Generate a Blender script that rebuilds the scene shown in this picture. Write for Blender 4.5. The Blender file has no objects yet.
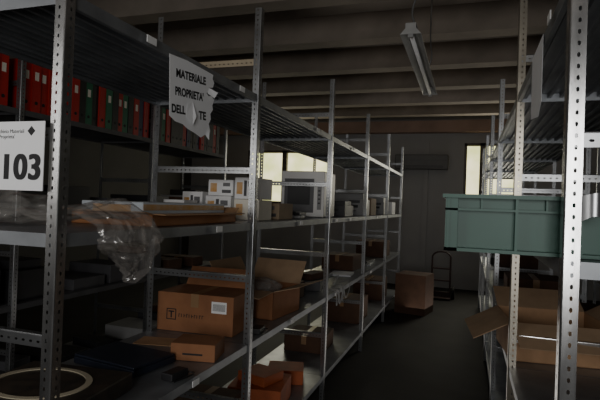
import bpy, math, random, bmesh
from mathutils import Vector, Matrix, noise
random.seed(7)
SC=bpy.context.scene; COL=SC.collection
# ------------------------------------------------------------------ camera
cam=bpy.data.cameras.new("camera"); co=bpy.data.objects.new("camera",cam)
COL.objects.link(co); SC.camera=co
cam.sensor_width=36; cam.lens=30; cam.clip_start=0.02
co.matrix_world=Matrix.Translation((0,0,1.5))@Matrix.Rotation(math.radians(18.6),4,'Z')@Matrix.Rotation(math.radians(90.5),4,'X')@Matrix.Rotation(math.radians(2.1),4,'Z')
# ------------------------------------------------------------------ materials
def mat(name,c,rough=.6,metal=0.,var=.15,scale=8,bump=0.,c2=None,stretch=None,spec=.5):
    m=bpy.data.materials.new(name); m.use_nodes=True; nt=m.node_tree; b=nt.nodes["Principled BSDF"]
    tc=nt.nodes.new("ShaderNodeTexCoord"); mp=nt.nodes.new("ShaderNodeMapping")
    nt.links.new(tc.outputs["Object"],mp.inputs[0])
    if stretch: mp.inputs["Scale"].default_value=stretch
    n=nt.nodes.new("ShaderNodeTexNoise"); n.inputs["Scale"].default_value=scale; n.inputs["Detail"].default_value=5
    nt.links.new(mp.outputs[0],n.inputs["Vector"])
    r=nt.nodes.new("ShaderNodeValToRGB"); nt.links.new(n.outputs["Fac"],r.inputs[0])
    lo=[x*(1-var) for x in c]; hi=[min(1,x*(1+var)) for x in c]
    if c2: lo=c; hi=c2
    r.color_ramp.elements[0].position=.3; r.color_ramp.elements[1].position=.7
    r.color_ramp.elements[0].color=(*lo,1); r.color_ramp.elements[1].color=(*hi,1)
    nt.links.new(r.outputs[0],b.inputs["Base Color"])
    b.inputs["Roughness"].default_value=rough; b.inputs["Metallic"].default_value=metal
    b.inputs["Specular IOR Level"].default_value=spec
    if bump:
        bp=nt.nodes.new("ShaderNodeBump"); bp.inputs["Strength"].default_value=bump; bp.inputs["Distance"].default_value=.01
        nt.links.new(n.outputs["Fac"],bp.inputs["Height"]); nt.links.new(bp.outputs[0],b.inputs["Normal"])
    return m
STEEL=mat("galvanised_steel",(.35,.36,.37),.30,.88,.4,10,stretch=(1,1,.4))
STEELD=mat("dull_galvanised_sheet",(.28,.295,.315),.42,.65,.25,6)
STEELK=mat("dark_sheet_steel",(.10,.10,.105),.6,.4,.25,6)  # darker sheet steel for the shelves of the two outer racks
STEELB=mat("bright_galvanised_steel",(.62,.62,.62),.2,.97,.4,14,.10,stretch=(1,1,.25))
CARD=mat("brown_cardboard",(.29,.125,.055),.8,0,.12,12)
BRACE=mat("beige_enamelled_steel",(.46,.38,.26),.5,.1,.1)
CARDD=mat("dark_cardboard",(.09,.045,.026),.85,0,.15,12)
CARDO=mat("orange_brown_cardboard",(.38,.16,.06),.75,0,.12,12)
CARDR=mat("orange_red_card",(.42,.10,.03),.7,0,.15,12)
CARDL=mat("pale_cardboard",(.32,.24,.16),.8,0,.12,12)
CARDM=mat("light_brown_cardboard",(.44,.26,.14),.8,0,.12,12)
INNER=mat("cardboard_inside",(.42,.28,.17),.85,0,.1,12)
TAPE=mat("packing_tape",(.30,.18,.09),.3,0,.1)
WHITE=mat("white_card",(.86,.86,.86),.7,0,.03)
CREAM=mat("cream_card",(.80,.76,.66),.7,0,.04)
PAPER=mat("white_paper",(.85,.86,.88),.8,0,.03,10,.1)
PALEB=mat("pale_bluish_card",(.60,.66,.72),.6,0,.06)
INK=mat("black_ink",(.012,.012,.014),.7,0,.05)
BLACK=mat("black_plastic",(.02,.02,.022),.4,0,.2)
PATT=mat("dark_patterned_cover",(.015,.013,.012),.5,0,.2,18,c2=(.05,.038,.028))
DGREY=mat("dark_grey_plastic",(.06,.06,.065),.5,0,.2)
MGREY=mat("mid_grey_plastic",(.14,.14,.145),.5,0,.1)
GREYP=mat("grey_plastic",(.30,.30,.30),.5,0,.08)
WPLAS=mat("off_white_plastic",(.86,.85,.83),.45,0,.03)
ACM=mat("grey_white_plastic",(.13,.13,.127),.5,0,.05)
TEAL=mat("teal_green_plastic",(.027,.098,.073),.42,0,.15,5,spec=.4)
RED=mat("red_binder_card",(.42,.012,.008),.5,0,.1)
GREEN=mat("green_binder_card",(.015,.14,.07),.5,0,.1)
NAVY=mat("navy_binder_card",(.02,.03,.08),.5,0,.1)
DRED=mat("dark_red_painted_steel",(.03,.010,.008),.6,0,.1)
BLUEP=mat("blue_black_plastic",(.015,.02,.035),.4,0,.2)
RUBBER=mat("black_rubber",(.015,.015,.015),.8,0,.2)
CABLE=mat("cream_band",(.42,.37,.27),.6,0,.08)
PRINTY=mat("printed_orange_card",(.62,.30,.05),.6,0,.3,20,c2=(.65,.5,.35))
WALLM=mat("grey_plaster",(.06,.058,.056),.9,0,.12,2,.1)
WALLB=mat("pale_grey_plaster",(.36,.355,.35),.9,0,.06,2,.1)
CEILM=mat("grey_concrete_ceiling",(.40,.36,.315),.9,0,.2,2,.1)
BEAMM=mat("dark_concrete_beam",(.24,.205,.17),.9,0,.2,3,.1)
BRICKM=mat("faded_reddish_lintel",(.34,.23,.18),.9,0,.15,3)
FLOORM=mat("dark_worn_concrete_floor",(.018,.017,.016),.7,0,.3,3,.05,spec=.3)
FRAMEM=mat("window_frame_paint",(.14,.12,.1),.6)
def emis():
    m=bpy.data.materials.new("bright_daylit_window_pane"); m.use_nodes=True; nt=m.node_tree; nt.nodes.clear()
    o=nt.nodes.new("ShaderNodeOutputMaterial"); e=nt.nodes.new("ShaderNodeEmission")
    tc=nt.nodes.new("ShaderNodeTexCoord"); n=nt.nodes.new("ShaderNodeTexNoise"); n.inputs["Scale"].default_value=2.5
    nt.links.new(tc.outputs["Object"],n.inputs["Vector"])
    r=nt.nodes.new("ShaderNodeValToRGB"); r.color_ramp.elements[0].position=.3; r.color_ramp.elements[1].position=.58
    r.color_ramp.elements[0].color=(.68,.70,.26,1); r.color_ramp.elements[1].color=(1.0,.91,.54,1)
    nt.links.new(n.outputs["Fac"],r.inputs[0]); nt.links.new(r.outputs[0],e.inputs[0]); e.inputs[1].default_value=1.9
    nt.links.new(e.outputs[0],o.inputs[0]); return m
PANE=emis()
def plastic_film(name,lo,hi,sc=9,rough=.1,col=(.50,.48,.45)):
    m=bpy.data.materials.new(name); m.use_nodes=True; nt=m.node_tree; nt.nodes.clear()
    o=nt.nodes.new("ShaderNodeOutputMaterial"); mx=nt.nodes.new("ShaderNodeMixShader"); t=nt.nodes.new("ShaderNodeBsdfTransparent")
    b=nt.nodes.new("ShaderNodeBsdfPrincipled"); b.inputs["Base Color"].default_value=(*col,1); b.inputs["Roughness"].default_value=rough
    b.inputs["Specular IOR Level"].default_value=1.0; b.inputs["IOR"].default_value=2.0
    tc=nt.nodes.new("ShaderNodeTexCoord"); n=nt.nodes.new("ShaderNodeTexNoise"); n.inputs["Scale"].default_value=sc; n.inputs["Detail"].default_value=5; n.inputs["Distortion"].default_value=1.2
    nt.links.new(tc.outputs["Object"],n.inputs["Vector"])
    r=nt.nodes.new("ShaderNodeMapRange"); r.inputs[1].default_value=.42; r.inputs[2].default_value=.72; r.inputs[3].default_value=lo; r.inputs[4].default_value=hi
    nt.links.new(n.outputs["Fac"],r.inputs[0])
    nt.links.new(r.outputs[0],mx.inputs[0]); nt.links.new(t.outputs[0],mx.inputs[1]); nt.links.new(b.outputs[0],mx.inputs[2]); nt.links.new(mx.outputs[0],o.inputs[0])
    return m
FILM=plastic_film("clear_crumpled_plastic_film",.28,.5,9,.10)
BAGF=plastic_film("thin_clear_plastic_bag_film",.24,.48,6,.09,(.30,.28,.26))
# ------------------------------------------------------------------ helpers
def link(o,parent=None,loc=None,rot=None):
    COL.objects.link(o)
    if parent is not None: o.parent=parent
    if loc is not None: o.location=loc
    if rot is not None: o.rotation_euler=rot
    return o
def tag(o,label,cat,group=None,kind=None):
    if label: o["label"]=label
    if cat: o["category"]=cat
    if group: o["group"]=group
    if kind: o["kind"]=kind
    return o
def struct(o,label=None):
    o["kind"]="structure"
    if label: o["label"]=label
    return o
def boxmesh(name,bl,m,bev=0.):
    bm=bmesh.new()
    for b in bl:
        c=Vector(b[0]); s=b[1]
        R=b[2].to_4x4() if len(b)>2 else Matrix.Identity(4)
        bmesh.ops.create_cube(bm,size=1,matrix=Matrix.Translation(c)@R@Matrix.Diagonal((s[0],s[1],s[2],1)))
    if bev: bmesh.ops.bevel(bm,geom=bm.edges[:],offset=bev,segments=2,affect='EDGES',profile=.5)
    me=bpy.data.meshes.new(name); bm.to_mesh(me); bm.free(); me.materials.append(m); return me
def boxes(name,bl,m,parent=None,loc=None,rot=None,bev=0.):
    return link(bpy.data.objects.new(name,boxmesh(name,bl,m,bev)),parent,loc,rot)
def pmesh(name,vs,fs,m,smooth=False):
    me=bpy.data.meshes.new(name); me.from_pydata([tuple(v) for v in vs],[],fs); me.materials.append(m)
    if smooth:
        for p in me.polygons: p.use_smooth=True
    return me
def cyl(name,p0,p1,r,m,parent=None,seg=20,loc=None,caps=True):
    bm=bmesh.new(); p0=Vector(p0); p1=Vector(p1); d=p1-p0
    q=Vector((0,0,1)).rotation_difference(d.normalized()).to_matrix().to_4x4()
    bmesh.ops.create_cone(bm,cap_ends=caps,segments=seg,radius1=r,radius2=r,depth=d.length,matrix=Matrix.Translation((p0+p1)/2)@q)
    me=bpy.data.meshes.new(name); bm.to_mesh(me); bm.free(); me.materials.append(m)
    for p in me.polygons: p.use_smooth=len(p.vertices)==4
    return link(bpy.data.objects.new(name,me),parent,loc)
def tube(name,pts,r,m,parent=None,loc=None,rot=None,cyclic=False,res=3):
    cu=bpy.data.curves.new(name,'CURVE'); cu.dimensions='3D'; cu.bevel_depth=r; cu.bevel_resolution=res
    for pp in (pts if isinstance(pts[0][0],(list,tuple)) else [pts]):
        s=cu.splines.new('POLY' if len(pp)<3 else 'NURBS'); s.points.add(len(pp)-1)
        for i,p in enumerate(pp): s.points[i].co=(*p,1)
        if len(pp)>=3: s.order_u=3; s.use_endpoint_u=True; s.use_cyclic_u=cyclic
    tmp=bpy.data.objects.new("tmp",cu); COL.objects.link(tmp)
    me=bpy.data.meshes.new_from_object(tmp.evaluated_get(bpy.context.evaluated_depsgraph_get()))
    bpy.data.objects.remove(tmp); me.materials.clear(); me.materials.append(m)
    for p in me.polygons: p.use_smooth=True
    return link(bpy.data.objects.new(name,me),parent,loc,rot)
def text(name,body,size,m,parent,loc,rot,bold=0.,align='LEFT',sx=1.,space=1.,sc=None):
    cu=bpy.data.curves.new(name,'FONT'); cu.body=body; cu.size=size; cu.offset=bold; cu.align_x=align; cu.extrude=.0002; cu.space_line=space; cu.space_character=sc or 1.0+bold*18
    tmp=bpy.data.objects.new("tmp",cu); COL.objects.link(tmp)
    me=bpy.data.meshes.new_from_object(tmp.evaluated_get(bpy.context.evaluated_depsgraph_get()))
    bpy.data.objects.remove(tmp); me.materials.clear(); me.materials.append(m)
    o=link(bpy.data.objects.new(name,me),parent,loc,rot); o.scale=(sx,1,1); return o
RX90=math.radians(90)
# ------------------------------------------------------------------ room
def plane_box(name,c,s,m,label): return struct(boxes(name,[((0,0,0),s)],m,loc=c),label)
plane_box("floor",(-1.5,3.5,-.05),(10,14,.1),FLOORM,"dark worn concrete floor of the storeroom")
plane_box("ceiling",(-1.5,3.5,3.45),(10,14,.1),CEILM,"dark grey concrete ceiling")
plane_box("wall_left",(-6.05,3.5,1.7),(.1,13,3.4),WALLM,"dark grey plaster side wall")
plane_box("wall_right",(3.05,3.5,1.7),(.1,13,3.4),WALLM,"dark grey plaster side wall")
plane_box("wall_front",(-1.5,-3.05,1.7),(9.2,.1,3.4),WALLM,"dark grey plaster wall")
def rect(x0,x1,z0,z1): return (((x0+x1)/2,0,(z0+z1)/2),(x1-x0,.2,z1-z0))
WX=[(-4.6,-2.75,1.5,2.64),(-.1,.95,1.5,2.78)]
struct(boxes("wall_back",[rect(-6,WX[0][0],0,3.4),rect(WX[0][0],WX[0][1],0,1.5),rect(WX[0][0],WX[0][1],2.64,3.4),rect(WX[0][1],WX[1][0],0,3.4),
   rect(WX[1][0],WX[1][1],0,1.5),rect(WX[1][0],WX[1][1],2.78,3.4),rect(WX[1][1],3,0,3.4)],WALLB,loc=(0,10.1,0)),"grey plaster end wall with windows")
for i,(x0,x1,z0,z1) in enumerate(WX):
    t=.05; xs=[x0,-3.75,x1] if i==0 else [x0,x0+.33,x1]
    bl=[rect(x0,x1,z0,z0+t),rect(x0,x1,z1-t,z1)]+[rect(x-.05,x+.05,z0,z1) for x in xs[1:-1]]+[rect(x0,x0+t,z0,z1),rect(x1-t,x1,z0,z1)]
    fr=struct(boxes("window_%d"%(i+1),bl,FRAMEM,loc=(0,10.1,0)),"dark framed window glowing with pale daylight")
    for a,b in zip(xs[:-1],xs[1:]):
        pn=boxes("window_pane",[rect(a+.05,b-.05,z0+t,z1-t)],PANE,parent=fr); pn.scale=(1,.05,1)
        pn["kind"]="structure"
for i,y in enumerate([.6,1.7,2.8,3.85,4.9,5.95,7.0,8.0,9.0]):
    plane_box("trim_%d"%(i+1),(-1.5,y,3.27),(9,.20,.26),BEAMM,"grey-brown concrete ceiling beam")
plane_box("trim_11",(-1.5,9.9,3.08),(9,.2,.22),BRICKM,"reddish lintel band along the end wall")
plane_box("trim_12",(-.80,9.97,1.4),(.1,.06,2.8),WALLB,"grey wall pilaster")
# ------------------------------------------------------------------ shelving
PW=.034
def postmesh(sx,H=2.47,p=.0247,name="upright"):
    n=int(H/p+.01); c=.004; w=PW
    vs=[];fs=[]
    for d in ((0,1),(sx,0)):
        for k in range(n):
            z=k*p; b=len(vs); m_=(c+w)/2
            outer=[(c,0),(m_,0),(w,0),(w,p/2),(w,p),(m_,p),(c,p),(c,p/2)]
            hw,hh=.0030,.0055; cx=w*.58; cz=p/2
            hole=[(cx-hw,cz-hh*.6),(cx,cz-hh),(cx+hw,cz-hh*.6),(cx+hw,cz),(cx+hw,cz+hh*.6),(cx,cz+hh),(cx-hw,cz+hh*.6),(cx-hw,cz)]
            for (u,v) in outer+hole: vs.append((d[0]*u,d[1]*u,z+v))
            for i in range(8):
                j=(i+1)%8; f=(b+i,b+j,b+8+j,b+8+i)
                fs.append(f if d[0]==0 else f[::-1])
    arc=[]
    for q in range(4):
        a=math.radians(90*q/3); arc.append((sx*(c-c*math.cos(a)),c-c*math.sin(a)))
    for k in range(n):
        for (z0,z1) in ((k*p,k*p+p/2),(k*p+p/2,(k+1)*p)):
            for q in range(3):
                b=len(vs); A,B=arc[q],arc[q+1]
                vs+= [(A[0],A[1],z0),(B[0],B[1],z0),(B[0],B[1],z1),(A[0],A[1],z1)]
                fs.append((b+3,b+2,b+1,b))
    me=pmesh(name,vs,fs,STEEL)
    bm=bmesh.new(); bm.from_mesh(me); bmesh.ops.remove_doubles(bm,verts=bm.verts[:],dist=.0002)
    bmesh.ops.recalc_face_normals(bm,faces=bm.faces[:])
    bm.to_mesh(me); bm.free(); return me
PM={-1:postmesh(-1),1:postmesh(1)}
BARM=postmesh(1,.5681,.0247,"brace_bar")
def remat(me,m): c=me.copy(); c.materials.clear(); c.materials.append(m); return c
BARMS={m.name:remat(BARM,m) for m in (STEEL,STEELB,BRACE)}
PMB=remat(PM[1],STEELB)
PMY=remat(PM[1],mat("yellowed_galvanised_steel",(.40,.37,.31),.30,.85,.3,10,stretch=(1,1,.3)))
PMS=remat(PM[-1],mat("worn_galvanised_steel",(.50,.50,.50),.24,.93,.4,14,stretch=(1,1,.3)))
SHM={}
def shelfmesh(w,L,m):
    k=(round(w,3),round(L,3),m.name)
    if k in SHM: return SHM[k]
    bl=[((0,0,-.001),(w,L,.002))]
    for s in (-1,1):
        bl.append(((s*(w/2-.001),0,-.018),(.002,L,.036)))
        bl.append(((s*(w/2-.008),0,-.035),(.014,L,.002)))
        bl.append(((0,s*(L/2-.001),-.018),(w,.002,.036)))
    n=int(w/.046)
    for i in range(n):
        x=-w/2+.03+i*(w-.06)/(n-1)
        bl.append(((x,0,-.012),(.014,L-.01,.020)))
    me=boxmesh("shelf_panel",bl,m); SHM[k]=me; return me
def rack(label,xf,xb,ys,levels,bars=(2.2,1.66,1.12,.5),special={},barmat=None,sm=None):
    root=link(bpy.data.objects.new("shelving_rack",None),loc=((xf+xb)/2,ys[0],0)); root.empty_display_size=.2
    tag(root,label,"shelves"); R=Vector(root.location); sg=1 if xb>xf else -1
    w=abs(xb-xf)-.012
    for i,y in enumerate(ys):
        for x,dr in ((xf,sg),(xb,-sg)):
            me=PM[dr]
            if x==xf and i in special: me=special[i]
            link(bpy.data.objects.new("upright",me),root,Vector((x,y,0))-R)
        for z in bars:
            m=barmat(i,z) if barmat else STEEL
            o=link(bpy.data.objects.new("brace_bar",BARMS[m.name]),root,Vector((min(xf,xb)+.012,y+.004,z+.017))-R,(0,RX90,0))
            o.scale=(1,.6,(abs(xb-xf)-.024)/.5681)
    for i in range(len(ys)-1):
        y0,y1=ys[i]+.004,ys[i+1]-.001
        for z in levels:
            link(bpy.data.objects.new("shelf_panel",shelfmesh(w,y1-y0,sm or STEELD)),root,Vector(((xf+xb)/2,(y0+y1)/2,z))-R)
    return root
YL=[1.02,2.27,3.70,5.15,6.6,8.03]
LV=(.2,.80,1.40,2.035)
RL=rack("galvanised perforated steel shelving rack along the aisle",-1.0,-1.6,YL,LV,special={0:PMS},barmat=lambda i,z: BRACE if (i==1 and z>2) else STEEL)
YR=[1.19,2.46,3.92,5.37,6.82,8.25]
RR=rack("galvanised steel shelving rack holding a green crate",.193,.8,YR,LV,bars=(2.2,1.66,.93,.5),special={0:PMB,1:PMY},barmat=lambda i,z: STEELB if (i==1 and z<1) else STEEL)
YB=[1.0,2.4,3.8,5.2]
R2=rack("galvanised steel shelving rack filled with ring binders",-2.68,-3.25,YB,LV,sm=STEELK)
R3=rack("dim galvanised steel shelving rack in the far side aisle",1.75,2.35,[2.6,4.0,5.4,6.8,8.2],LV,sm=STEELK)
def shelf_label(root,x,y,z,nx):
    R=Vector(root.location)
    o=boxes("shelf_label",[((0,0,0),(.003,.05,.024))],WHITE,root,Vector((x+nx*.0035,y,z))-R); o["label"]="small white shelf label"
for y,z in [(1.38,2.016),(2.07,2.016),(1.9,1.383),(3.0,1.383),(3.9,1.383),(2.9,.783),(3.95,.783),(4.4,1.383),(4.4,2.016),(3.3,2.016),(5.8,1.383),(1.75,.783),(5.5,.783)]: shelf_label(RL,-1.0+.003,y,z,1)
for y,z in [(1.45,2.016),(2.9,2.016)]: shelf_label(RR,.193-.003,y,z,-1)
# ------------------------------------------------------------------ binders
BC={}
def binder(color,loc,group,lab_=True):
    if color.name not in BC:
        t=.068;h=.33;d=.28
        cover=boxmesh("cover",[((-.001,0,h/2),(.003,t,h)),((-d/2,-t/2+.0015,h/2),(d,.003,h)),((-d/2,t/2-.0015,h/2),(d,.003,h))],color)
        pap=boxmesh("paper_block",[((-d/2-.005,0,h/2-.008),(d-.03,t-.01,h-.03))],PAPER)
        lab=boxmesh("spine_label",[((.0012,0,.235),(.001,.030,.055))],CREAM)
        bm=bmesh.new(); bmesh.ops.create_cone(bm,cap_ends=True,segments=16,radius1=.012,radius2=.012,depth=.002,matrix=Matrix.Translation((.0012,0,.06))@Matrix.Rotation(RX90,4,'Y'))
        rg=bpy.data.meshes.new("finger_hole"); bm.to_mesh(rg); bm.free(); rg.materials.append(INK)
        BC[color.name]=(cover,pap,lab,rg)
    c=BC[color.name]
    o=link(bpy.data.objects.new("ring_binder",c[0]),loc=loc)
    nm=color.name.split("_")[0]
    tag(o,"%s card ring binder standing upright on a metal shelf"%nm,"binder",group)
    for n,m in zip(("paper_block","spine_label","finger_hole"),c[1:]):
        if n=="spine_label" and not lab_: continue
        link(bpy.data.objects.new(n,m),o)
BLK=mat("black_binder_card",(.02,.02,.02),.5)
y=1.25
seq=[RED]*23+[BLK,GREEN,BLK,RED,GREEN,BLK,RED,GREEN,BLK,RED,NAVY,RED,BLK,BLK,GREEN,RED,BLK,BLK]
i=0
while y<5.1:
    col=seq[i] if i<len(seq) else random.choice([BLK,RED,BLK,NAVY])
    if min(abs(y-p-.01) for p in YB)>.050:
        binder(col,(-2.70-random.random()*.02,y,2.037),"ring binders on the top shelf",random.random()<.6 and col is not BLK)
        i+=1; y+=.0702
    else: y+=.012
# ------------------------------------------------------------------ cartons
def carton(loc,size,rz,m,label,tape=True,lab=None,name="cardboard_box",group=None):
    w,d,h=size
    o=boxes(name,[((0,0,h/2),(w,d,h))],m,loc=loc,rot=(0,0,rz),bev=.003)
    tag(o,label,"box",group)
    if tape:
        boxes("packing_tape",[((0,0,h+.0004),(.045,d*.98,.0008)),((0,-d/2-.0004,h-.035),(.045,.0008,.07))],TAPE,o)
        boxes("flap_seam",[((0,0,h+.0002),(.003,d*.99,.0006))],INK,o)
    if lab: boxes("shipping_label",[((lab[0],-d/2-.0008,lab[1]),(lab[2],.001,lab[3]))],WHITE,o)
    return o
def open_carton(loc,size,rz,m,label,fl=(60,60,60,60),fs=.5,fm=None):
    w,d,h=size; t=.004
    o=boxes("open_cardboard_box",[((0,0,t/2),(w,d,t)),((0,-d/2+t/2,h/2),(w,t,h)),((0,d/2-t/2,h/2),(w,t,h)),((-w/2+t/2,0,h/2),(t,d,h)),((w/2-t/2,0,h/2),(t,d,h))],m,loc=loc,rot=(0,0,rz))
    tag(o,label,"box")
    L=min(w,d)*fs
    specs=[((0,-d/2,h),'X',-1,w,fl[0]),((0,d/2,h),'X',1,w,fl[1]),((-w/2,0,h),'Y',-1,d,fl[2]),((w/2,0,h),'Y',1,d,fl[3])]
    for p,ax,s,ln,a in specs:
        if a is None: continue
        a=math.radians(a)
        if ax=='X':
            me=boxmesh("flap",[((0,0,L/2),(ln-.004,t,L))],fm or INNER); link(bpy.data.objects.new("flap",me),o,p,(-s*a,0,0))
        else:
            me=boxmesh("flap",[((0,0,L/2),(t,ln-.004,L))],fm or INNER); link(bpy.data.objects.new("flap",me),o,p,(0,s*a,0))
    return o
Z1,Z2,Z3=.2015,.8015,1.4015
# --- middle shelf
open_carton((-1.235,1.86,Z3),(.34,.74,.045),math.radians(3),CARDO,"long shallow open cardboard tray with folded flaps",fl=(82,60,80,92),fs=.14,fm=CARDM)
lc=boxes("long_carton",[((0,0,.040),(.26,.70,.080))],PALEB,loc=(-1.250,1.86,Z3+.005),rot=(0,0,math.radians(3)),bev=.002); tag(lc,"long pale bluish-white carton with orange edge lying in a tray","box")
boxes("orange_printed_stripe",[((.1308,0,.062),(.001,.695,.022))],PRINTY,lc)
boxes("orange_printed_end",[((0,-.3508,.055),(.16,.001,.03))],PRINTY,lc)
boxes("grey_printed_panel",[((0,0,.0806),(.12,.40,.0008))],GREYP,lc)
def printed(loc,size,rz,base,label,pat=0):
    c=carton(loc,size,rz,base,label,tape=False); w,d,h=size
    boxes("orange_printed_panel",[((-w*.28,-d/2-.0008,h*.5),(w*.26,.001,h*.55))],PRINTY,c)
    boxes("grey_printed_panel",[((w*.24,-d/2-.0008,h*.70),(w*.28,.001,h*.22))],MGREY,c)
    if pat: boxes("dark_printed_stripe",[((-w*.02,-d/2-.0008,h*.5),(w*.12,.001,h*.72))],DGREY,c)
    else: boxes("dark_printed_panel",[((w*.24,-d/2-.0008,h*.27),(w*.36,.001,h*.2))],DGREY,c)
    return c
printed((-1.17,2.64,Z3),(.15,.22,.115),.06,CREAM,"cream printed carton under another box")
printed((-1.34,2.64,Z3),(.16,.22,.13),.0,WHITE,"small white printed carton on a metal shelf",1)
printed((-1.17,2.64,Z3+.117),(.14,.2,.12),-.05,WHITE,"white printed carton with orange and grey pictures",1)
printed((-1.34,2.64,Z3+.132),(.15,.2,.09),.08,WHITE,"white printed carton stacked on another")
printed((-1.50,2.62,Z3),(.13,.2,.15),.0,WHITE,"small white printed carton on a metal shelf",1)
printed((-1.50,2.40,Z3),(.13,.14,.10),.0,WHITE,"small white printed carton on a metal shelf")
printed((-1.22,2.98,Z3),(.26,.22,.10),-.05,CARDL,"pale printed carton with orange and grey pictures")
def device(loc,s,rz=0,label="squat white desktop appliance with dark grey front"):
    w,d,h=s
    o=boxes("computer_case",[((0,0,h/2),(w,d,h))],WPLAS,loc=loc,rot=(0,0,rz),bev=.008); tag(o,label,"computer")
    boxes("front_panel",[((-.025,-d/2-.004,h*.46),(w*.68,.008,h*.74))],MGREY,o,bev=.002)
    boxes("display_window",[((-.025,-d/2-.009,h*.50),(w*.52,.003,h*.48))],BLACK,o)
    boxes("button_panel",[((w*.40,-d/2-.003,h*.46),(w*.09,.006,h*.6))],GREYP,o,bev=.001)
    boxes("button",[((w*.40,-d/2-.007,h*(.3+.09*i)),(w*.05,.003,.012)) for i in range(4)],DGREY,o)
    boxes("foot",[((sx*(w/2-.03),sy*(d/2-.03),-.0015),(.03,.03,.004)) for sx in(-1,1) for sy in(-1,1)],BLACK,o)
    return o
device((-1.25,3.93,Z3+.004),(.36,.34,.36))
def keyboard(loc,rz,m):
    o=boxes("computer_keyboard",[((0,0,.009),(.42,.15,.018))],m,loc=loc,rot=(0,0,rz),bev=.003); tag(o,"flat computer keyboard lying on a metal shelf","keyboard")
    boxes("keys",[((-.19+.0225*i,-.05+.022*j,.020),(.018,.017,.005)) for i in range(17) for j in range(5)],DGREY if m is not BLACK else BLACK,o)
    return o
keyboard((-1.33,3.38,Z3),.1,GREYP); keyboard((-1.32,3.38,Z3+.0235),.0,BLACK)
def printer(loc,s,m,label="grey desktop printer on a metal shelf"):
    w,d,h=s
    o=boxes("desktop_printer",[((0,0,h*.35),(w,d,h*.7)),((0,d*.1,h*.82),(w*.9,d*.75,h*.3))],m,loc=loc,bev=.006); tag(o,label,"printer")
    boxes("paper_slot",[((0,-d/2-.001,h*.4),(w*.7,.004,h*.12))],BLACK,o)
    boxes("output_tray",[((0,-d/2-.03,h*.22),(w*.6,.06,.006))],DGREY,o)
    boxes("control_panel",[((w*.25,-d/2+.0,h*.6),(w*.3,.012,h*.12))],DGREY,o)
    return o
printer((-1.28,4.7,Z3),(.4,.36,.15),DGREY,"dark grey desktop printer on a metal shelf")
printer((-1.25,5.45,Z3),(.38,.36,.25),GREYP)
carton((-1.25,5.95,Z3),(.36,.34,.20),0,CARDL,"pale cardboard carton on a metal shelf")
carton((-1.3,6.35,Z3),(.3,.3,.16),.1,DGREY,"dark grey carton on a metal shelf",tape=False)
printer((-1.27,6.95,Z3),(.38,.36,.24),GREYP)
carton((-1.25,7.5,Z3),(.4,.34,.18),0,WHITE,"white carton on a metal shelf",tape=False)
# --- lower shelf
big=carton((-1.355,2.47,Z2),(.44,.28,.205),math.radians(3),CARD,"large brown cardboard box with boxed T mark",lab=(.14,.145,.085,.06))
boxes("printed_frame",[((-.135,-.1408,.117),(.056,.0006,.005)),((-.135,-.1408,.063),(.056,.0006,.005)),((-.161,-.1408,.09),(.005,.0006,.056)),((-.109,-.1408,.09),(.005,.0006,.056))],INK,big)
boxes("printed_letter",[((-.135,-.1410,.104),(.034,.0006,.007)),((-.135,-.1410,.088),(.008,.0006,.034))],INK,big)
f_=boxes("flap",[((0,0,.06),(.40,.004,.12))],CARD,big,(0,.138,.205),(math.radians(-35),0,0))
random.seed(5)
lt=[]
for j in range(10):
    x=-.09+j*.0150
    lt.append(((x,-.1408,.087),(.0035,.0006,.018)))
    if j%3!=1: lt.append(((x+.004,-.1408,.087+random.choice([-.007,0,.007])),(.007,.0006,.0035)))
boxes("printed_mark",lt,INK,big)
boxes("barcode",[((.107+i*.006,-.1415,.145),(.0025,.0004,.036)) for i in range(12)],INK,big)
small=carton((-1.13,2.0,Z2),(.20,.16,.075),math.radians(12),CARD,"small flat brown cardboard box",tape=False)
boxes("printed_mark",[((.0,-.0808,.03),(.09,.0006,.008))],INK,small)
sh=boxes("cardboard_sheet",[((0,0,.002),(.24,.13,.004))],CARDM,loc=(-1.4,2.12,Z2),rot=(0,0,.2)); tag(sh,"loose flat piece of light brown cardboard","cardboard")
k=boxes("equipment_case",[((0,0,.032),(.42,.40,.064))],PATT,loc=(-1.33,1.33,Z2),rot=(0,0,.1),bev=.006); tag(k,"dark patterned flat case with a cream oval band on top","case")
boxes("case_latch",[((.1,-.202,.04),(.04,.008,.03)),((-.1,-.202,.04),(.04,.008,.03))],STEEL,k)
vs=[];fs=[]; N=64
for a in range(N):
    c_,s_=math.cos(a*math.tau/N),math.sin(a*math.tau/N)
    for (rr,z) in ((1.0,0),(1.0,.003),(.87,.003),(.87,0)):
        vs.append((.175*rr*c_,.145*rr*s_,z))
for a in range(N):
    b=(a+1)%N
    for q in range(4): fs.append((a*4+q,b*4+q,b*4+(q+1)%4,a*4+(q+1)%4))
cr=link(bpy.data.objects.new("oval_band",pmesh("oval_band",vs,fs,CABLE)),loc=(-1.35,1.335,Z2+.0645)); tag(cr,"flat cream oval ring lying on a dark patterned case","ring")
l=boxes("laptop_computer",[((0,0,.014),(.34,.24,.028)),((0,.0,.034),(.34,.235,.01))],BLUEP,loc=(-1.36,1.79,Z2),rot=(0,0,-.15),bev=.004); tag(l,"closed blue-black laptop lying on a metal shelf","laptop")
open_carton((-1.25,2.99,Z2),(.38,.38,.17),math.radians(-6),CARD,"large open brown cardboard box with raised flaps",fl=(95,35,30,75),fs=.45)
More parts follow.
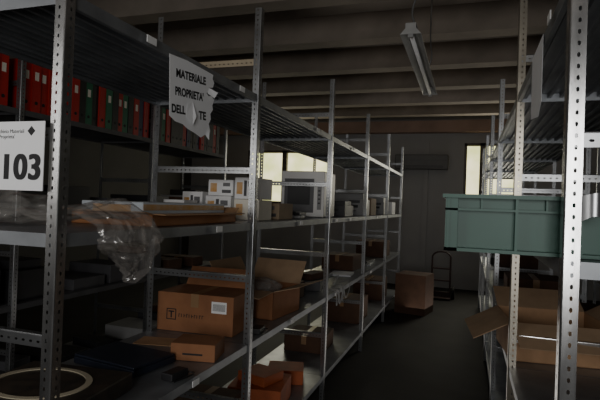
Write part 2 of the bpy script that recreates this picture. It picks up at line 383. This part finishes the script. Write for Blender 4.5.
for (x,y,z,s,rz,mm,lb) in [(-1.30,4.05,Z2,(.34,.34,.08),.1,DGREY,"flat dark grey carton on a metal shelf"),(-1.30,4.05,Z2+.082,(.28,.26,.05),-.2,CARDD,"dark cardboard carton stacked on another"),
   (-1.34,3.55,Z2,(.36,.16,.12),.02,CARDD,"low dark brown cardboard box on a metal shelf"),
   (-1.32,5.5,Z2,(.36,.36,.16),-.1,CARDD,"dark cardboard carton on a metal shelf"),(-1.28,7.2,Z2,(.4,.5,.22),0,CARDD,"dark brown cardboard carton on a metal shelf"),
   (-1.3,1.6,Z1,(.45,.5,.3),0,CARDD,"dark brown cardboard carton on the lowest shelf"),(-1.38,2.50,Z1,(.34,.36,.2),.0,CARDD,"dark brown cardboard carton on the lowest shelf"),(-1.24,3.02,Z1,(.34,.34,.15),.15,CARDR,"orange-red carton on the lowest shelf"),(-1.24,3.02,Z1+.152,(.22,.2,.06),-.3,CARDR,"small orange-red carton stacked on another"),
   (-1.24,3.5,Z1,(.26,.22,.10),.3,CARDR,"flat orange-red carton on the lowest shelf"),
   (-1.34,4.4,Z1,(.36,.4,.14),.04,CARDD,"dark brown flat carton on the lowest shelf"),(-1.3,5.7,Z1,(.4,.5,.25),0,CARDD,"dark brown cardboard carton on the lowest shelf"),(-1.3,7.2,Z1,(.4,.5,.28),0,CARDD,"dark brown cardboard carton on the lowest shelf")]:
    carton((x,y,z),s,rz,mm,lb,tape=(mm not in(WHITE,DGREY,GREYP,CARDR)))
def angle_part(loc,rz,L):
    o=boxes("steel_angle_offcut",[((0,0,.001),(.03,L,.002)),((.014,0,.015),(.002,L,.03))],STEEL,loc=loc,rot=(0,0,rz)); tag(o,"loose steel angle offcut lying on a metal shelf","metal part")
angle_part((-1.15,4.50,Z2),.15,.5); angle_part((-1.28,4.56,Z2),-.1,.45); angle_part((-1.42,4.6,Z2),.05,.5)
for (x,y,rz,m,s,lb) in [(-1.3,6.1,.1,STEELD,(.4,.45,.012),"flat grey metal panel on a metal shelf"),(-1.28,6.15,-.08,BLACK,(.34,.4,.03),"flat black tray on a metal shelf")]:
    z=Z2 if m is STEELD else Z2+.0135
    o=boxes("flat_panel",[((0,0,s[2]/2),s)],m,loc=(x,y,z),rot=(0,0,rz),bev=.003); tag(o,lb,"panel")
def adapter(loc,rz):
    o=boxes("power_adapter",[((0,0,.015),(.055,.1,.03))],BLACK,loc=loc,rot=(0,0,rz),bev=.005); tag(o,"black power adapter lying on a metal shelf with its lead","power adapter")
    tube("adapter_lead",[(0,.05,.012),(.01,.07,.005),(.04,.08,.005),(.045,.02,.005),(.04,-.05,.005)],.003,BLACK,o)
adapter((-1.055,2.5,Z2),.1); adapter((-1.07,1.72,Z2),-.15)
def docs(loc,rz,n=5):
    o=boxes("paper_stack",[((random.uniform(-.006,.006),random.uniform(-.006,.006),.001+.002*i),(.21,.29,.0018)) for i in range(n)],PAPER,loc=loc,rot=(0,0,rz)); tag(o,"loose stack of white printed sheets on a metal shelf","papers")
docs((-1.2,4.98,Z2),.1,8)
random.seed(3)
lp=[]
for j in range(5):
    y0=3.86+random.uniform(0,.35); q=random.uniform(.2,1); L=random.uniform(.12,.4)
    lp.append([(-1.07,y0,.809),(-1.02,y0+.02,.825),(-.990,y0+.05*q,.818),(-.984,y0+.1*q,.77),(-.982,y0+.3*L,.72-.05*q),(-.984,y0+.8*L,.74),(-.99,y0+L,.818),(-1.03,y0+L+.02,.825),(-1.08,y0+L-.04,.809)])
t=tube("cable_bundle",lp,.0035,GREYP); tag(t,"loops of grey cable spilling over the shelf edge","cable")
# --- crumpled film
def crumple(name,loc,scale,shape,amp,label,cat,seed,sub=5,m=None):
    bm=bmesh.new(); bmesh.ops.create_icosphere(bm,subdivisions=sub,radius=1)
    off=Vector((seed*7.3,seed*3.1,seed*1.7))
    for v in bm.verts:
        p=v.co.copy(); q=shape(p.copy())
        n=noise.noise(p*1.8+off)*.7+noise.voronoi(p*2.4+off)[0][0]*.8
        v.co=Vector((q.x*scale[0],q.y*scale[1],q.z*scale[2]))+p*n*amp
    me=bpy.data.meshes.new(name); bm.to_mesh(me); bm.free(); me.materials.append(m or FILM)
    zm=min(v.co.z for v in me.vertices)
    if loc[2]+zm<Z3 and loc[2]>1.3: loc=(loc[0],loc[1],Z3-zm)
    o=link(bpy.data.objects.new(name,me),loc=loc); tag(o,label,cat); return o
def flat(p): return Vector((p.x,p.y,max(p.z,-.55)))
crumple("plastic_wrap",(-1.42,1.26,Z3+.03),(.12,.16,.045),flat,.030,"crumpled clear bubble wrap heaped on the shelf","plastic wrap",5,6)
crumple("plastic_wrap",(-1.25,2.98,Z2+.15),(.12,.12,.06),flat,.035,"clear plastic wrap stuffed in an open box","plastic wrap",9,5)
def bag():
    NU,NV=90,100; vs=[];fs=[]
    for layer in (0,1):
        b=len(vs)
        for j in range(NV+1):
            v=j/NV
            for i in range(NU+1):
                u=i/NU; s=u-.5; e=1-(abs(s)*2)**4
                if v<.3:
                    q=v/.3; x=-1.20+q*.20; z=Z3+.012+(.015+.035*q)*layer*e+.006; wd=.32-.04*q; yo=-.02*(1-q)
                else:
                    q=(v-.3)/.7; x=-.99+.015*math.sin(q*3.1)+.065*layer*e*math.sin(.35+min(1,q)*(math.pi-.35)); z=Z3+.02+.03*layer*e*(1-q)-.175*q*(1-.5*(abs(s)*2)**2*q); wd=.28*(1-.62*q**1.7); yo=.02*q
                yy=1.235+s*wd+yo
                P=Vector((u*3.4,v*3.4,layer*5+.3))
                W=P+Vector((noise.noise(P*1.3),noise.noise(P*1.3+Vector((5,5,5))),0))*.5
                n=noise.voronoi(W*1.7)[0][0]*.034+noise.voronoi(W*4.2+Vector((3,1,0)))[0][0]*.018+noise.noise(P)*.014
                if v<.3: z+=abs(n)*.8
                else: x+=n*1.0+.004
                vs.append((x,yy+noise.noise(Vector((v*4,u*2,9)))*.016,z+(noise.noise(P*1.7)*.010 if v>.3 else 0)))
        for j in range(NV):
            for i in range(NU):
                a=b+j*(NU+1)+i; fs.append((a,a+1,a+NU+2,a+NU+1))
    o=link(bpy.data.objects.new("plastic_bag",pmesh("plastic_bag",vs,fs,BAGF,True))); tag(o,"clear glossy plastic bag draped over the shelf edge","plastic bag")
bag()
# ------------------------------------------------------------------ signs
s=boxes("number_sign",[((0,0,0),(.297,.002,.18))],PAPER,loc=(-1.183,1.004,1.60)); tag(s,"white paper sign with bold black number 103","sign")
for dx in (0,.0028,.0056):
    text("sign_number","103",.092,INK,s,(.140+dx,-.0014-dx*.03,-.060),(RX90,0,0),.0018,'RIGHT',.98,sc=1.06)
text("sign_small_print","Archivio Materiali\ndi Proprieta'",.014,INK,s,(-.02,-.0014,.06),(RX90,0,0),0,'LEFT')
boxes("sign_logo",[((0,0,0),(.018,.001,.018),Matrix.Rotation(math.radians(45),3,'Y'))],INK,s,(.105,-.0014,.065))
pv=[(0,0),(.10,.004),(.2,0),(.275,-.004),(.272,-.02),(.284,-.035),(.276,-.055),(.250,-.060),(.255,-.072),(.232,-.085),(.248,-.094),(.268,-.088),(.288,-.10),(.276,-.125),(.282,-.14),(.264,-.16),(.270,-.18),(.256,-.2),(.268,-.225),(.262,-.262),(.235,-.245),(.205,-.26),(.17,-.25),(.12,-.24),(.09,-.228),(.045,-.225),(.012,-.21)]
def paper(name,pv,loc,rot,label,th=.0008):
    n=len(pv)
    vs=[(u,-th/2,v) for u,v in pv]+[(u,th/2,v) for u,v in pv]
    fs=[tuple(range(n)),tuple(range(2*n-1,n-1,-1))]+[(i,n+i,n+(i+1)%n,(i+1)%n) for i in range(n)]
    o=link(bpy.data.objects.new(name,pmesh(name,vs,fs,PAPER)),loc=loc,rot=rot); tag(o,label,"sign"); return o
ps=paper("paper_sign",pv,(-.985,1.47,2.0),(0,0,math.radians(86)),"torn white paper sign reading MATERIALE PROPRIETA' DELL'ENTE")
TR=(RX90,math.radians(-4),0)
text("sign_text","MATERIALE",.040,INK,ps,(.132,-.001,-.062),TR,.0014,'CENTER',.90)
text("sign_text","PROPRIETA'",.040,INK,ps,(.126,-.001,-.126),TR,.0014,'CENTER',.82)
text("sign_text","DELL",.040,INK,ps,(.022,-.001,-.196),TR,.0014,sx=.88)
text("sign_text","TE",.042,INK,ps,(.188,-.001,-.192),TR,.0016,sx=1.0)
link(bpy.data.objects.new("torn_flap",pmesh("torn_flap",[(.112,-.003,-.15),(.142,-.003,-.135),(.152,-.014,-.19),(.138,-.010,-.225),(.104,-.004,-.195)],[(0,1,2,3,4)],PAPER)),ps)
link(bpy.data.objects.new("torn_flap",pmesh("torn_flap",[(.250,-.002,-.062),(.235,-.003,-.085),(.262,-.018,-.10),(.28,-.022,-.075)],[(0,1,2,3)],PAPER)),ps)
link(bpy.data.objects.new("torn_flap",pmesh("torn_flap",[(.262,-.002,-.262),(.260,-.002,-.225),(.244,-.012,-.235),(.246,-.010,-.255)],[(0,1,2,3)],PAPER)),ps)
rp=paper("paper_sheet",[(0,0),(.26,0),(.262,-.2),(.2,-.235),(.0,-.21)],(.1945,1.88,2.03),(0,0,math.radians(-90)),"white paper sheet hanging from the shelf edge")
# ------------------------------------------------------------------ crate
def crate(loc,w,d,h):
    t=.004; W=w/2; D=d/2; r=.034
    bl=[((0,0,t/2),(w-2*r,d-2*r,t))]
    for s in(-1,1):
        bl.append(((0,s*(D-r),h/2),(w-2*r,t,h-.002))); bl.append(((s*(W-r),0,h/2),(t,d-2*r,h-.002)))
        for z,hh,o in ((h-.003,.006,.0),(h-.036,.005,.004),(.004,.008,.004)):
            bl.append(((0,s*(D-r/2-o/2),z),(w-2*o,r-o,hh))); bl.append(((s*(W-r/2-o/2),0,z),(r-o,d-2*o,hh)))
        bl.append(((0,s*(D+.001),h-.004),(w+.004,.003,.009))); bl.append(((s*(W+.001),0,h-.004),(.003,d-.002,.009)))
        for x in (-W+.012,-W+.165,0,W-.165,W-.012): bl.append(((x,s*(D-r/2-.0025),h/2-.003),(.006,r-.005,h-.008)))
        for x in (-W+.088,-.07,.07,W-.088): bl.append(((x,s*(D-r/2-.008),h-.02),(.004,r-.016,.028)))
        for y in (-D+.012,-D+.1,0,D-.1,D-.012): bl.append(((s*(W-r/2-.0025),y,h/2-.003),(r-.005,.0055,h-.008)))
    o=boxes("plastic_crate",bl,TEAL,loc=loc); tag(o,"empty dull green plastic stacking crate jutting over the shelf edge","crate"); return o
crate((.243,1.46,Z3),.60,.40,.137)
vs=[];fs=[]
for i in range(13):
    a=i/12; x=.002+.048*a; y=-.004-.012*math.sin(a*math.pi)
    for z in (.012*math.sin(a*math.pi),.055+.008*math.sin(a*math.pi*.5)): vs.append((x,y,z))
for i in range(12): fs.append((2*i,2*i+1,2*i+3,2*i+2))
br=link(bpy.data.objects.new("bracket_plate",pmesh("bracket_plate",vs,fs,STEEL,True)),RR,Vector((.225,1.192,1.485))-Vector(RR.location)); br["label"]="small curved steel bracket"
# ------------------------------------------------------------------ right rack contents
open_carton((.41,2.79,Z2),(.44,.42,.18),math.radians(6),CARDM,"large open light brown cardboard box with flaps spread into the aisle",fl=(112,65,118,60),fs=.46)
carton((.55,3.3,Z2),(.4,.35,.16),0,CARDD,"dark brown cardboard carton on a metal shelf")
open_carton((.47,2.0,Z1),(.4,.42,.22),math.radians(-5),CARDL,"open pale cardboard box on the lowest shelf",fl=(100,40,70,70))
tr2=boxes("cardboard_sheet",[((0,0,.004),(.4,.5,.008))],CARDM,loc=(.5,1.8,Z2),rot=(0,0,.1)); tag(tr2,"flattened light brown cardboard carton lying on a shelf","cardboard")
for (x,y,z,s,mm,lb) in [(.5,4.3,Z2,(.4,.4,.2),CARDD,"dark brown cardboard carton on a metal shelf"),(.5,4.6,Z3,(.4,.4,.2),DGREY,"dark grey carton on a metal shelf"),(.5,3.3,Z3,(.4,.4,.12),DGREY,"dark grey carton on a metal shelf"),
   (.5,5.9,Z2,(.4,.5,.25),CARDD,"dark brown cardboard carton on a metal shelf"),(.5,3.2,Z1,(.4,.5,.25),CARDD,"dark brown cardboard carton on the lowest shelf"),(.5,7.3,Z2,(.4,.5,.25),DGREY,"dark grey carton on a metal shelf"),
   (2.05,3.3,Z3,(.4,.4,.24),CARDD,"dark brown cardboard carton on a metal shelf"),(2.05,4.7,Z3,(.4,.5,.22),CARDD,"dark brown cardboard carton on a metal shelf"),(2.05,3.3,Z2,(.4,.6,.28),DGREY,"dark grey carton on a metal shelf"),(2.05,6.1,Z3,(.4,.5,.24),DGREY,"dark grey carton on a metal shelf")]:
    carton((x,y,z),s,0,mm,lb,tape=mm in(CARDD,))
# ------------------------------------------------------------------ far rack contents
random.seed(11)
for z in (Z1,Z2,Z3):
    yy=1.4
    while yy<4.9:
        w=random.uniform(.2,.38); h=random.uniform(.06,.24); mm=random.choice([CARDD,DGREY,BLACK,BLACK,GREYP,DGREY,CARDD])
        for p in YB:
            if yy-.03<p+.04 and yy+w>p-.03: yy=p+.05
        nm={CARDD:"dark brown cardboard",DGREY:"dark grey",BLACK:"black",GREYP:"grey"}[mm]
        if yy+w<5.15:
            carton((-2.95,yy+w/2,z),(.42,w,h),0,mm,"%s carton stored on a metal shelf"%nm,tape=mm in(CARDD,))
            if random.random()<.45: carton((-2.93,yy+w/2,z+h+.0015),(.3,w*.7,.06),random.uniform(-.2,.2),random.choice([BLACK,CARDD,DGREY]),"small dark carton stacked on another",tape=False)
        yy+=w+random.uniform(.06,.22)
# ------------------------------------------------------------------ floor items
carton((-.70,7.45,.001),(.44,.44,.56),-.2,CARDD,"tall dark cardboard carton standing on the floor",tape=False)
ht=link(bpy.data.objects.new("hand_truck",None),loc=(-.40,8.8,0)); tag(ht,"dark red steel hand truck standing by the end wall","hand truck")
tube("frame",[[(-.15,0,.1),(-.15,.08,.7)],[(.15,0,.1),(.15,.08,.7)],[(-.15,.03,.3),(.15,.03,.3)],[(-.15,.05,.5),(.15,.05,.5)],[(-.15,.08,.7),(-.11,.12,.78),(.11,.12,.78),(.15,.08,.7)]],.014,DRED,ht)
boxes("toe_plate",[((0,-.1,.03),(.34,.2,.006)),((0,-.0,.07),(.34,.006,.08))],DRED,ht)
for s_ in(-1,1): cyl("wheel",(s_*.2-.025,.06,.1),(s_*.2+.025,.06,.1),.1,RUBBER,ht,28)
cyl("axle",(-.22,.06,.1),(.22,.06,.1),.01,DRED,ht)
# ------------------------------------------------------------------ air conditioner
ac=boxes("air_conditioner",[((0,0,0),(1.0,.22,.28))],ACM,loc=(-.88,9.885,2.40),bev=.02); tag(ac,"dim grey wall-mounted split air conditioner unit","air conditioner")
boxes("air_outlet",[((0,-.1105,-.09),(.8,.004,.035))],DGREY,ac); boxes("louvre",[((0,-.115,-.09),(.78,.004,.01))],ACM,ac)
boxes("panel_seam",[((0,-.1105,.03),(.93,.002,.004))],DGREY,ac)
# ------------------------------------------------------------------ fluorescent fixture
lx=-.345; LY0,LY1=2.9,4.5; lz=2.5
fx=link(bpy.data.objects.new("fluorescent_light",None),loc=(lx,(LY0+LY1)/2,lz)); tag(fx,"long unlit fluorescent light fixture hung on chains","ceiling light")
Lh=LY1-LY0
prof=[(-.06,-.0),(-.03,.035),(-.03,.065),(.03,.065),(.03,.035),(.06,0)]
vs=[];fs=[]
for yv in(-Lh/2,Lh/2):
    for p in prof: vs.append((p[0],yv,p[1]))
n=len(prof)
for j in range(n-1): fs.append((j,j+1,n+j+1,n+j))
fs.append(tuple(range(n))); fs.append(tuple(range(2*n-1,n-1,-1)))
link(bpy.data.objects.new("reflector_housing",pmesh("reflector_housing",vs,fs,mat("enamelled_grey_white",(.36,.36,.35),.4))),fx)
cyl("tube_lamp",(0,-Lh/2+.03,.005),(0,Lh/2-.03,.005),.013,WHITE,fx)
boxes("lamp_holder",[((0,-Lh/2+.018,.01),(.03,.024,.05)),((0,Lh/2-.018,.01),(.03,.024,.05))],GREYP,fx)
for yv in(-Lh/2+.15,Lh/2-.15):
    pts=[(0,yv,.065),(.012,yv,.1),(-.02,yv,.18),(.02,yv,.3),(-.01,yv,.42),(0,yv,.9)]
    tube("hanging_hook",pts,.006,STEEL,fx)
# ------------------------------------------------------------------ light
def area(name,loc,rot,size,power,col,sy=None):
    l=bpy.data.lights.new(name,'AREA'); l.energy=power; l.color=col; l.size=size
    if sy: l.shape='RECTANGLE'; l.size_y=sy
    o=bpy.data.objects.new(name,l); o.location=loc; o.rotation_euler=rot; COL.objects.link(o); return o
area("daylight_from_entrance",(.4,-2.6,1.7),(math.radians(93),0,math.radians(12)),1.4,56,(1.0,.985,.96),1.4)
area("daylight_from_end_windows",(.4,9.7,2.1),(math.radians(-86),0,0),.9,20,(1,.95,.82),1.0)
area("daylight_from_side_window",(-3.7,9.7,2.1),(math.radians(-86),0,0),1.2,17,(1,.95,.82),1.0)
area("added_left_aisle_fill",(-2.0,-.6,1.9),(math.radians(88),0,math.radians(-8)),.8,12,(1.0,.97,.93),.8)  # added lamp that brightens the carton faces; no real source there
area("added_overhead_fill",(-.6,6.8,3.05),(math.radians(25),0,0),2.5,4,(.97,.97,1.0),3)  # added fill imitating bounced daylight; the ceiling has no opening
area("bounce_up_from_floor",(-.4,5.8,.1),(math.radians(180),0,0),.8,10,(1,.94,.86),5)  # added upward lamp to warm and lift the far ceiling
w=bpy.data.worlds.new("world"); w.use_nodes=True; w.node_tree.nodes["Background"].inputs[0].default_value=(.02,.02,.022,1); SC.world=w
